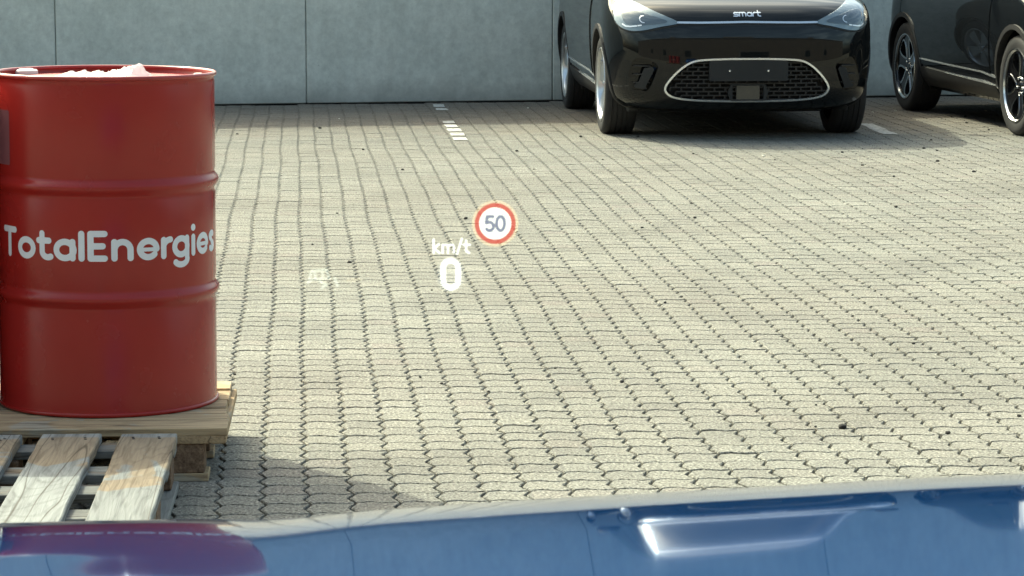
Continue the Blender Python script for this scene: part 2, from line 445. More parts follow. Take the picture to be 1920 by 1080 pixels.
M['line'] = t.set(color=t.mix(keep, (.22,.215,.19), (.60,.59,.55)), rough=.8, normal=t.bump(t.noise(w, 190, 3), .5, .003))

def light_mat(name, col, strength, cover=0.0):
    """projected light: it adds to what lies behind it, or veils it by COVER; seen from its own side only"""
    t = NT(name); e = t.new('Emission'); e.inputs[0].default_value = (*col, 1); e.inputs[1].default_value = strength
    tr = t.new('BsdfTransparent'); ge = t.new('NewGeometry'); frontal = t.math('SUBTRACT', 1.0, ge.outputs['Backfacing'])
    if cover:
        mx = t.new('MixShader'); t.l.new(t.math('MULTIPLY', frontal, cover), mx.inputs[0])
        t.l.new(tr.outputs[0], mx.inputs[1]); t.l.new(e.outputs[0], mx.inputs[2])
    else:
        mx = t.new('AddShader'); t.l.new(t.math('MULTIPLY', frontal, strength), e.inputs[1])
        t.l.new(tr.outputs[0], mx.inputs[0]); t.l.new(e.outputs[0], mx.inputs[1])
    t.l.new(mx.outputs[0], t.out.inputs[0]); return t.m

# ------------------------------------------------------------------ ground and paving
S = 900
gnd = link('ground', mesh('ground', [(-S,-S,-.03),(S,-S,-.03),(S,S,-.03),(-S,S,-.03)], [(0,1,2,3)]), M['yard']); setp(gnd, kind='structure')
X0, X1, Y0, Y1 = -3.6, 6.9, 4.9, 22.3
wallA, wallB = ground(400, 197), ground(1650, 181)
wdir = (wallB-wallA).normalized(); wnor = Vector((wdir.y, -wdir.x, 0))          # towards the camera
def wall_y(x): return wallA.y + (x-wallA.x)*wdir.y/wdir.x
pave = link('pavement', mesh('pavement', [(X0,Y0,-.011),(X1,Y0,-.011),(X1,wall_y(X1)+.1,-.011),(X0,wall_y(X0)+.1,-.011)], [(0,1,2,3)]), M['sand']); setp(pave, kind='structure')

def stone_outline(ins):
    """outline of one interlocking stone (counter-clockwise), inset by INS from the module line"""
    A, B = .0190, .0118
    wav = [(0, 0), (.30, B*.9), (.68, -B*.7)]
    pts = []
    for s, dy in wav: pts.append((s*P, dy))                              # near edge
    pts.append((P, 0)); pts.append((P-A, P*.52))                          # right edge, tooth to the left
    pts.append((P, P))
    for s, dy in wav[:0:-1]: pts.append((s*P, P+dy))
    pts.append((0, P)); pts.append((-A, P*.52))
    n = len(pts); out = []
    for i in range(n):
        p0, p1, p2 = Vector(pts[i-1]), Vector(pts[i]), Vector(pts[(i+1) % n])
        n1 = Vector((-(p1-p0).y, (p1-p0).x)).normalized(); n2 = Vector((-(p2-p1).y, (p2-p1).x)).normalized()
        b = (n1+n2); b /= max(.5, b.dot(n1))
        out.append(p1+b*ins)
    return np.array(out)-P/2
ring0, ring1 = stone_outline(.0052), stone_outline(.0030)
NP = len(ring0)
ring0[:,0] *= .988; ring1[:,0] *= .988; ring0[:,1] *= .984; ring1[:,1] *= .984
tmpl = np.zeros((NP*3, 3)); tmpl[:NP,:2] = ring0; tmpl[NP:2*NP,:2] = ring1; tmpl[2*NP:,:2] = ring1
tmpl[NP:2*NP,2] = -.0026; tmpl[2*NP:,2] = -.0125
tf = [tuple(range(NP))]
for k in range(2):
    for i in range(NP):
        j = (i+1) % NP; tf.append((k*NP+i, (k+1)*NP+i, (k+1)*NP+j, k*NP+j))
rng = np.random.default_rng(5)
cells = []
i0, i1 = int((X0-GX)/P), int((X1-GX)/P); j0 = int((Y0-GY)/P)
for i in range(i0, i1):
    for j in range(j0, int((Y1+.6-GY)/P)):
        cx, cy = GX+(i+.5)*P, GY+(j+.5)*P
        if cy < wall_y(cx)-.09: cells.append((cx, cy))
cells = np.array(cells); ncell = len(cells)
wob = .004*np.sin(cells[:,1]*1.3+cells[:,0]*.4)+.003*np.sin(cells[:,1]*3.1+1)          # rows were never laid dead straight
cells[:,0] += wob; cells[:,1] += .003*np.sin(cells[:,0]*2.1)
pose = np.stack([rng.normal(0, .0006, ncell), rng.normal(0, .0034, ncell), rng.normal(0, .0038, ncell), rng.normal(0, .010, ncell)], 1)  # dz, tilt x, tilt y, turn
order = []
for k, (cx, cy) in enumerate(cells):
    px, py, dd = project((cx, cy, 0))
    if -30 < px < 1950 and py < 985-.045*px+12 and not (px < 410 and cy < 8.2): order.append((dd, k))
order.sort(); near = [k for _, k in order[:300]]
is_near = np.zeros(ncell, bool); is_near[near] = True
smesh = []
for q in range(8):
    v = tmpl.copy(); v[:NP,:2] += rng.normal(0, .0010, (NP, 2)); v[NP:2*NP,:2] += rng.normal(0, .0004, (NP,2)); v[2*NP:,:2] = v[NP:2*NP,:2]
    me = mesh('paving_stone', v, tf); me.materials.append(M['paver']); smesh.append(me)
for k in near:
    o = bpy.data.objects.new('paving_stone', smesh[k % 8]); C.objects.link(o); o.parent = pave
    o.location = (cells[k,0], cells[k,1], pose[k,0]); o.rotation_euler = (pose[k,1], pose[k,2], pose[k,3])
far = np.nonzero(~is_near)[0]; nf = len(far)
V = np.repeat(tmpl[None], nf, 0)
jit = rng.normal(0, .0010, (nf, NP, 2)); V[:,:NP,:2] += jit
jit *= .4; V[:,NP:2*NP,:2] += jit; V[:,2*NP:,:2] += jit
ca, sa = np.cos(pose[far,3])[:,None], np.sin(pose[far,3])[:,None]
x, y = V[:,:,0].copy(), V[:,:,1].copy()
V[:,:,2] += pose[far,0][:,None] + y*pose[far,1][:,None] - x*pose[far,2][:,None]
V[:,:,0] = x*ca - y*sa + cells[far,0][:,None]; V[:,:,1] = x*sa + y*ca + cells[far,1][:,None]
me = bpy.data.meshes.new('paving_stones')
lens = np.array([len(f) for f in tf]); flat = np.concatenate([np.array(f) for f in tf])
me.vertices.add(nf*NP*3); me.vertices.foreach_set('co', V.ravel())
loops = (flat[None]+np.arange(nf)[:,None]*NP*3).ravel()
me.loops.add(len(loops)); me.loops.foreach_set('vertex_index', loops.astype(np.int32))
tot = np.tile(lens, nf); start = np.concatenate([[0], np.cumsum(tot)[:-1]])
me.polygons.add(len(tot)); me.polygons.foreach_set('loop_start', start.astype(np.int32)); me.polygons.foreach_set('loop_total', tot.astype(np.int32))
me.polygons.foreach_set('use_smooth', np.zeros(len(tot), bool)); me.update(calc_edges=True); me.validate()
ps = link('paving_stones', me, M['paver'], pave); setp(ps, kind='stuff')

# parking bay lines: worn bars of white paint on the stones
def parking_line(name, pts):
    v, f = [], []
    for (px, py, ln, wd) in pts:
        c = ground(px, py); n = 10; k = len(v)
        ring = []
        for sx, sy, m in ((-1,-1,6), (1,-1,3), (1,1,6), (-1,1,3)):
            ex, ey = {(-1,-1):(1,-1), (1,-1):(1,1), (1,1):(-1,1), (-1,1):(-1,-1)}[(sx,sy)]
            for q in range(m):
                a = q/m
                ring.append((c.x+(sx+(ex-sx)*a)*wd/2+rnd.uniform(-.006,.006), c.y+(sy+(ey-sy)*a)*ln/2+rnd.uniform(-.008,.008), .0045))
        v += ring; f.append(tuple(range(k, k+len(ring))))
    o = link(name, mesh(name, v, f), M['line']); setp(o, kind='structure'); return o
parking_line('parking_line', [(823,199,.34,.085),(828,205.5,.24,.085),(842,230,.24,.085),(846.5,237,.25,.09),(851.5,244.5,.26,.095),(857,252.5,.25,.095),(862.5,261,.22,.09)])
parking_line('parking_line', [(1631,236,.34,.10),(1645,242.2,.24,.105),(1660,249,.36,.10)])

# ------------------------------------------------------------------ concrete wall
WH = 2.58
def wall_s(px):                                  # where the vertical plane of the pixel column meets the wall foot
    lo, hi = -30.0, 40.0
    for _ in range(60):
        m_ = (lo+hi)/2
        if project(wallA+wdir*m_)[0] < px: lo = m_
        else: hi = m_
    return lo
js = [wall_s(107), wall_s(575), wall_s(1036)]
step = (js[2]-js[0])/2
allj = [js[0]-step*k for k in range(9, 0, -1)] + js + [js[2]+step*k for k in range(1, 10)]
wang = math.atan2(wdir.y, wdir.x)
wall = thing('concrete_wall', 'tall grey concrete panel wall standing in shade behind the parked cars', 'wall', (wallA.x, wallA.y, 0), wang)
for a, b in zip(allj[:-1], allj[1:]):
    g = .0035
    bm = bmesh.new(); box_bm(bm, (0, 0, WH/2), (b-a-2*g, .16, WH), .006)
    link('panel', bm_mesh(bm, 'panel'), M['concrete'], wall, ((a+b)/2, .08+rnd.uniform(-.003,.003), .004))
for a in allj[1:-1]:
    box('joint_seal', (a, .105, WH/2), (2*g+.004, .17, WH-.02), M['seal'], wall, 0)
box('foot_gap', (0, .092, -.006), (allj[-1]-allj[0], .15, .018), M['dark_gap'], wall, 0)

# ------------------------------------------------------------------ pallet under the drum
ZP = .144
pr = ground(426, 801, ZP)                        # front right corner of the top deck
pal = thing('pallet', 'new yellowish wooden pallet carrying the lettered red oil drum', 'pallet', (pr.x, pr.y, 0), R(-1.0), 'wooden pallets')
PL = 1.2
y = 0
for dep, dx, gap in ((.118, 0, .004), (.075, -.004, .010), (.070, -.012, .006), (.125, -.015, .022), (.135, -.013, .028), (.118, -.016, .02)):
    box('deck_board', (-PL/2+dx, y+dep/2, ZP-.011+rnd.uniform(-.001,.001)), (PL, dep, .022), M['pine'], pal, .002, .0012, rnd.uniform(-.003,.003))
    y += dep+gap
PD = y-.02
for cx in (-.075, -PL/2, -PL+.075):
    box('cross_board', (cx+.0 if cx > -.1 else cx, PD/2, ZP-.0335), (.145, PD, .0215), M['pine_y'], pal, .002, .001)
    for cy in (.055, PD/2, PD-.055):
        box('block', (cx-.028 if cx > -.1 else cx, cy, ZP-.0835), (.085 if cx > -.1 else .1, .1, .078), M['chip'], pal, .003, .001)
for cy in (.055, PD/2, PD-.055):
    box('bottom_board', (-PL/2-.036, cy, .0108), (PL-.03, .1, .0205), M['pine'], pal, .002, .001)

# ------------------------------------------------------------------ weathered pallet in front
fr = ground(333, 812, ZP)
pal2 = thing('pallet', 'weathered grey wooden pallet lying in front of the drum', 'pallet', (fr.x, fr.y, 0), R(-1.0), 'wooden pallets')
x = 0
for k, (wd, gap) in enumerate(((.143, .052), (.150, .050), (.145, .052), (.1, .05), (.145, .0))):
    ln = 1.15
    bm = bmesh.new()
    n = 12; va = []
    for q in range(n+1):                       # a slightly warped plank with chipped edges
        yy = -ln*q/n; wz = .0015*math.sin(q*.9+k); j1, j2 = rnd.uniform(-.0018,.0018), rnd.uniform(-.0018,.0018)
        va.append([bm.verts.new((-wd/2+j1, yy, wz-.011)), bm.verts.new((wd/2+j2, yy, wz-.011)),
                   bm.verts.new((wd/2+j2, yy, wz+.008)), bm.verts.new((wd/2-.003+j2, yy, wz+.011)), bm.verts.new((-wd/2+.003+j1, yy, wz+.011)), bm.verts.new((-wd/2+j1, yy, wz+.008))])
    for q in range(n):
        for e in range(6): bm.faces.new((va[q][e], va[q+1][e], va[q+1][(e+1) % 6], va[q][(e+1) % 6]))
    bm.faces.new(va[0]); bm.faces.new(va[n][::-1])
    ty = rnd.uniform(-.006, .004)
    link('deck_board', bm_mesh(bm, 'deck_board'), M['weathered'], pal2, (x-wd/2, ty, ZP-.011), (0, 0, rnd.uniform(-.006,.006)))
    for sx in (-.035, .035):
        for yy in (-.05, -.07):
            nb = lathe('nail', [(0, .0015), (.0035, .0012), (.004, 0)], 8)
            link('nail', nb, M['plastic'], pal2, (x-wd/2+sx+rnd.uniform(-.01,.01), yy-.01, ZP+.0015))
    x -= wd+gap
W2 = -x
for cy in (-.06, -.36, -.58, -.85, -1.09):
    box('cross_board', (-W2/2+.004, cy, ZP-.0335), (W2-.012, .1, .0215), M['weathered_x'], pal2, .002, .001)
for cx in (-.06, -W2/2, -W2+.06):
    for cy in (-.075, -.58, -1.08):
        box('block', (cx, cy, ZP-.0835), (.1, .12, .078), M['chip'], pal2, .003, .001)
    box('bottom_board', (cx+.012 if cx > -.1 else cx, -.58, .0108), (.1, 1.14, .0205), M['weathered'], pal2, .002, .001)

# ------------------------------------------------------------------ red drum
DR, DH = .2943, .902
dfront = ground(206, 785, ZP)
vd = Vector((dfront.x, dfront.y, 0)).normalized()
dc = Vector((dfront.x, dfront.y, 0)) + vd*(DR+.002)
drum = thing('oil_drum', 'red steel oil drum with white lettering standing on the pallet', 'oil drum', (dc.x, dc.y, ZP+.001))
drum.rotation_euler = (0, R(.35), 0)
def hoop(z0):                                    # rolling hoop: a rounded ridge with a groove under it
    return [(DR, z0-.034), (DR-.003, z0-.026), (DR-.002, z0-.020), (DR+.004, z0-.012), (DR+.0085, z0-.004), (DR+.0092, z0+.002), (DR+.0075, z0+.008), (DR+.002, z0+.015), (DR-.002, z0+.021), (DR-.002, z0+.027), (DR, z0+.034)]
prof = [(DR+.001, .012), (DR, .02)] + hoop(.312) + hoop(.608) + [(DR, DH-.028), (DR-.002, DH-.02), (DR+.001, DH-.012)]
bodym = lathe('drum_body', prof, 128, 60)
az0 = math.atan2(-vd.y, -vd.x)
for vv in bodym.vertices:                          # shallow dents
    a_ = math.atan2(vv.co.y, vv.co.x)
    for da, dz, ra, rz_, dep in ((-.38, .16, .22, .09, .0045), (.55, .75, .12, .05, .0025), (-.1, .70, .5, .06, .0015), (.2, .09, .16, .03, .003)):
        q_ = (a_-az0-da+math.pi) % (2*math.pi)-math.pi
        k_ = dep*math.exp(-(q_/ra)**2-((vv.co.z-dz)/rz_)**2)
        vv.co.x -= math.cos(a_)*k_; vv.co.y -= math.sin(a_)*k_
link('drum_body', bodym, M['drum'], drum)
def rimprof(z, s):
    r = .0052
    return [(DR+.0008+r*math.cos(R(a)), z+s*r*1.15*math.sin(R(a))) for a in range(-90, 271, 30)]
link('top_rim', lathe('top_rim', rimprof(DH-.0065, 1), 128, 60), M['drum_rim'], drum)
link('bottom_rim', lathe('bottom_rim', rimprof(.0065, 1), 128, 60), M['drum'], drum)
LZ = DH-.019                                     # recessed lid
link('lid', lathe('lid', [(0, LZ+.002), (DR*.55, LZ+.003), (DR*.80, LZ+.001), (DR*.9, LZ-.002), (DR-.004, LZ-.001), (DR-.0025, LZ+.004), (DR-.0025, DH-.006)], 96, 60), M['drum'], drum)
az = math.atan2(vd.y, vd.x)
def lid_at(px, py):
    p = ground(px, py, ZP+LZ+.003); return p.x-dc.x, p.y-dc.y
for (px, py, r, h) in ((44, 138, .034, .014), (368, 142, .0165, .010)):
    q = lid_at(px, py)
    cap = link('bung_cap', lathe('bung_cap', [(0, h), (r*.62, h), (r*.66, h-.002), (r*.9, h-.003), (r, h-.006), (r*1.03, 0)], 28, 40), M['cap'], drum, (q[0], q[1], LZ+.001))
def on_drum(u, v, off):                          # u = arc length from the face nearest the eye, v = height
    a = az+math.pi + u/DR; r = DR+off
    return (r*math.cos(a), r*math.sin(a), v)
XH, CP, HW = .0595, .0815, .0083
def glyph(ch):
    h, x, c = HW, XH, CP
    if ch == 'T': return [([(h, c-h), (.070-h, c-h)]), ([(.035, c-h), (.035, h)])], .074
    if ch == 'o': return [arc(.0335, x/2, .0335-h, x/2-h, 0, 360, 28)], .070
    if ch == 't': return [[(.017, c*.97-h), (.017, .022)] + arc(.0345, .0235, .0175, .0235-h, 180, 300, 10), [(h-.002, x-h+.001), (.038, x-h+.001)]], .051
    if ch == 'a': return [arc(.0325, x/2, .0325-h, x/2-h, 0, 360, 28), [(.062-h, x-h), (.062-h, h)]], .068
    if ch == 'l': return [[(h, c-h), (h, h)]], .0235
    if ch == 'E': return [[(.053-h, c-h), (h, c-h), (h, h), (.053-h, h)], [(h, c/2), (.048-h, c/2)]], .0605
    if ch == 'n': return [[(h, x-h), (h, h)], [(h, x-.026)] + arc(.0295, x-.0295, .0295-h, .0295-h, 170, 0, 12) + [(.059-h, h)]], .067
    if ch == 'e': return [[(.0125, x/2-.001), (.0495, x/2-.001)], arc(.031, x/2, .031-h+.001, x/2-h, 0, 318, 26)], .066
    if ch == 'r': return [[(h, x-h), (h, h)], [(h, x-.028)] + arc(.029, x-.0295, .0295-h, .0295-h, 175, 88, 8)], .0345
    if ch == 'g': return [arc(.031, x/2, .031-h, x/2-h, 0, 360, 28), [(.061-h, x-h), (.061-h, -.004)] + arc(.031, -.004, .0302-h+.0005, .0145, 0, -150, 12)], .0685
    if ch == 'i': return [[(h, x-h), (h, h)], [(h, .0765), (h, .0766)]], .0235
    if ch == 's': return [arc(.0235, x*.735, .0145, x*.265-h, 40, 250, 12) + arc(.0235, x*.265+.0012, .0155, x*.265-h+.001, 80, -140, 12)], .048
word = 'TotalEnergies'
def base_y(z): return project((dc.x-vd.x*DR, dc.y-vd.y*DR, ZP+z))[1]
zb = min((abs(base_y(q*.001)-491), q*.001) for q in range(300, 520))[1]
u = -R(67.2)*DR
for ch in word:
    st, adv = glyph(ch)
    s = d_union(*[d_stroke([(u+a, zb+b) for a, b in q], HW*(1.14 if ch == 'i' and q[0][1] > .07 else .62 if ch == 'e' and len(q) == 2 else 1)) for q in st])
    link('letter', shape_mesh('letter', s, .0016, on_drum, .0006, 0, 60), M['print'], drum)
    u += adv*1.022
link('label_sticker', shape_mesh('label_sticker', d_poly([(-R(100)*DR, .66), (-R(59)*DR, .66), (-R(59)*DR, .805), (-R(100)*DR, .805)]), .006, on_drum, .0005, 0, 60), M['sticker'], drum)

def copy_tree(o, parent=None):
    c = o.copy(); C.objects.link(c)
    if parent is not None: c.parent = parent
    for ch in o.children: copy_tree(ch, c)
    return c
drum['group'] = 'red oil drums on pallets'
right = Vector((math.cos(R(-1)), math.sin(R(-1)), 0))
d2 = copy_tree(drum); d2.location = drum.location - right*.602 + Vector((0, .04, 0)); d2.rotation_euler = (0, 0, R(150)); d2['label'] = 'second red oil drum, close to the left of the lettered drum'
d3 = copy_tree(drum); d3.location = drum.location - right*1.235 + Vector((0, -.03, 0)); d3.rotation_euler = (0, 0, R(80)); d3['label'] = 'added unseen red oil drum, farthest left, shading the front pallet'  # third drum, added out of view to keep sun off the front pallet
pal3 = copy_tree(pal); pal3.location = pal.location - right*1.235 + Vector((0, -.02, 0)); pal3['label'] = 'added unseen wooden pallet under the farthest left red drum'  # pallet added out of view to carry the third drum
# crumpled clear film left on the lid
nx, ny = 46, 20; v, f = [], []
pl, prr = lid_at(112, 141), lid_at(276, 143)
ax_ = Vector((prr[0]-pl[0], prr[1]-pl[1])); bx = Vector((-ax_.y, ax_.x)).normalized()
for i in range(nx+1):
    for j in range(ny+1):
        s, q = i/nx, j/ny
        env = math.sin(math.pi*min(1, s*6)/2)*math.sin(math.pi*min(1, (1-s)*7)/2)*math.sin(math.pi*q)**.6
        hgt = .004+.008*abs(math.sin(s*19+q*5))*abs(math.cos(q*9-s*7))+.006*rnd.random()
        pk = math.exp(-((s-.90)/.075)**2)*.023+math.exp(-((s-.76)/.12)**2)*.012
        z = DH-.0185+env*(hgt+pk*math.sin(math.pi*q)**1.5)
        w_ = (q-.5)*(.15+.03*math.sin(s*9)+rnd.uniform(-.006,.006))
        p = Vector(pl)+ax_*s+bx*w_
        v.append((p.x+dc.x+rnd.uniform(-.003,.003), p.y+dc.y+rnd.uniform(-.003,.003), z+ZP+.001))
for i in range(nx):
    for j in range(ny):
        a = i*(ny+1)+j; f.append((a, a+ny+1, a+ny+2, a+1))
film = link('plastic_film', mesh('plastic_film', v, f, 50), M['film'])
setp(film, 'crumpled clear plastic film lying on the lid of the red drum', 'plastic film')

# ------------------------------------------------------------------ building behind the viewpoint: mirrored as the dark band across the black car
M['brick'] = plain('brown brick', (.10,.092,.084), .9, var=.25, bump=.3, bscale=8)
M['frame'] = plain('grey window frame', (.12,.125,.13), .6)
bd = thing('brick_building', 'long brown brick building behind the viewpoint, mirrored in the black car', 'building', (4, -11, 0))
box('wall', (0, -3, 4.9), (110, 6, 9.8), M['brick'], bd, 0)
box('parapet', (0, -2.9, 9.93), (110.4, 6.3, .26), M['frame'], bd, .01)
for k in range(6):
    xx = -27+k*10.4
    fm = box('window', (xx, .01, 2.6), (2.2, .1, 1.5), M['frame'], bd, .005)
    box('pane', (0, .052, 0), (2.04, .012, 1.34), M['glass'], fm, 0)
for xx in (-12.5, 3.2, 17):
    box('roof_unit', (xx, -1.5, 10.5), (2.6, 1.6, .9), M['frame'], bd, .02)

# ------------------------------------------------------------------ parked cars
WB, AXF, AXR, LEN = 2.5, .80, 3.30, 3.95
zq = [.19, .23, .28, .36, .50, .62, .70, .76, .80, .84, .88, .92, .96, 1.0, 1.04, 1.07, 1.10, 1.20, 1.35, 1.48, 1.55, 1.59, 1.615]
f_yf = pchip(zq, [.22, .09, .035, .010, .0, .006, .018, .034, .052, .085, .150, .275, .45, .66, .88, 1.02, 1.10, 1.27, 1.53, 1.78, 1.98, 2.18, 2.55])
f_w = pchip(zq, [.78, .82, .855, .880, .900, .908, .910, .910, .908, .905, .900, .893, .885, .875, .860, .845, .825, .785, .72, .655, .60, .54, .38])
f_yr = pchip(zq, [3.78, 3.88, 3.92, 3.94, 3.95, 3.95, 3.945, 3.94, 3.935, 3.93, 3.92, 3.91, 3.90, 3.89, 3.87, 3.86, 3.84, 3.78, 3.66, 3.52, 3.42, 3.32, 3.0])
f_D = pchip([.19, .5, .8, .95, 1.07, 1.2, 1.615], [.55, .62, .62, .60, .50, .45, .35])
EXN = 2.9
def surf_y(x, z):                                # y of the front skin at (x, z)
    w = float(f_w(z)); s = min(1.0, abs(x)/w)**(EXN/2); c = math.sqrt(max(0, 1-s*s))
    return float(f_yf(z)) + float(f_D(z))*(1-c**(2/EXN))
def body_mesh():
    zs = np.unique(np.concatenate([np.linspace(.19, .80, 32), np.linspace(.80, 1.10, 46), np.linspace(1.10, 1.55, 16), np.linspace(1.55, 1.615, 10)]))
    tq = np.concatenate([np.linspace(0, .9, 16), np.linspace(.9, math.pi/2, 14)[1:]])
    v, f = [], []; rows = []
    for z in zs:
        w, yf, yr, D = [float(g(z)) for g in (f_w, f_yf, f_yr, f_D)]
        half = []
        for t_ in tq: half.append((w*math.sin(t_)**(2/EXN), yf+D*(1-math.cos(t_)**(2/EXN))))
        ys, ye = yf+D, max(yr-.45, yf+D+.05)
        for q in range(1, 26): half.append((w, ys+(ye-ys)*q/26))
        for t_ in tq[::-1]: half.append((w*math.sin(t_)**(2/EXN), ye+(yr-ye)*math.cos(t_)**(2/EXN)))
        ring = half + [(-a, b) for a, b in half[-2:0:-1]]
        rows.append(len(v)); n = len(ring); v += [(a, b, float(z)) for a, b in ring]
    for k in range(len(zs)-1):
        for i in range(n):
            j = (i+1) % n; f.append((rows[k]+i, rows[k]+j, rows[k+1]+j, rows[k+1]+i))
    f.append(tuple(range(n))[::-1]); f.append(tuple(range(rows[-1], rows[-1]+n)))
    return mesh('body', v, f)
def cyl_cut(y, z, r, x0, x1, n=48):
    return prism([(y+r*math.cos(2*math.pi*i/n), z+r*math.sin(2*math.pi*i/n)) for i in range(n)], x0, x1, 'x')

FX = ground(1129, 250).y-AXF                     # front end of the near car
CAR1 = Vector(((ground(1397, 210).x), FX, 0))
CX1 = None
# the middle of the car from the badge pixel: ray at the nose depth
r_ = ray(1397, 40); CAR1.x = r_.x/r_.y*(FX+.05)+.02
def to_car(px, py):
    r = ray(px, py); yy = .05
    for _ in range(30):
        t_ = (CAR1.y+yy)/r.y; p = EYE+r*t_; yy = .5*yy+.5*surf_y(p.x-CAR1.x, max(.2, p.z))
    return (p.x-CAR1.x, p.z)
def outl(pts): return [to_car(*q) for q in pts]
def sym(pts): return [(-a, b) for a, b in pts[::-1]]
def smooth_loop(pts, n=6):
    out = []; m_ = len(pts)
    for i in range(m_):
        p0, p1, p2, p3 = [np.array(pts[(i+k-1) % m_]) for k in range(4)]
        for q in range(n):
            t_ = q/n
            out.append(tuple(.5*((2*p1)+(-p0+p2)*t_+(2*p0-5*p1+4*p2-p3)*t_*t_+(-p0+3*p1-3*p2+p3)*t_**3)))
    return out
front = lambda u_, v_, off: (u_, surf_y(u_, v_)-off, v_)
half_g = outl([(1397,110.5),(1440,110.5),(1478,111.5),(1505,114.5),(1524,125),(1541,142),(1551,157),(1553,167),(1546,176.5),(1530,183),(1493,187.5),(1440,189.5),(1397,190)])
half_g = [(abs(a), b) for a, b in half_g]; half_g[0] = (0, half_g[0][1]); half_g[-1] = (0, half_g[-1][1])
grille_o = smooth_loop(half_g + [(-a, b) for a, b in half_g[-2:0:-1]], 4)
vent = outl([(1192,108),(1225,116),(1233,124),(1231,135),(1216,168),(1200,169),(1177,163),(1179,135)])
vent = smooth_loop(vent, 3)
fin = outl([(1209,128),(1224,126),(1227,131),(1211,163),(1214,168),(1192,165),(1188,160),(1199,153)])
lamp = smooth_loop(outl([(1270,40),(1268,45),(1240,50),(1205,57),(1180,57),(1163,50),(1152,38),(1149,20),(1152,3),(1158,-6),(1180,-2),(1225,20)]), 4)
lamp_in = smooth_loop(outl([(1252,41),(1215,46.5),(1184,48),(1171,42),(1166,28),(1170,17),(1190,19),(1225,30)]), 4)

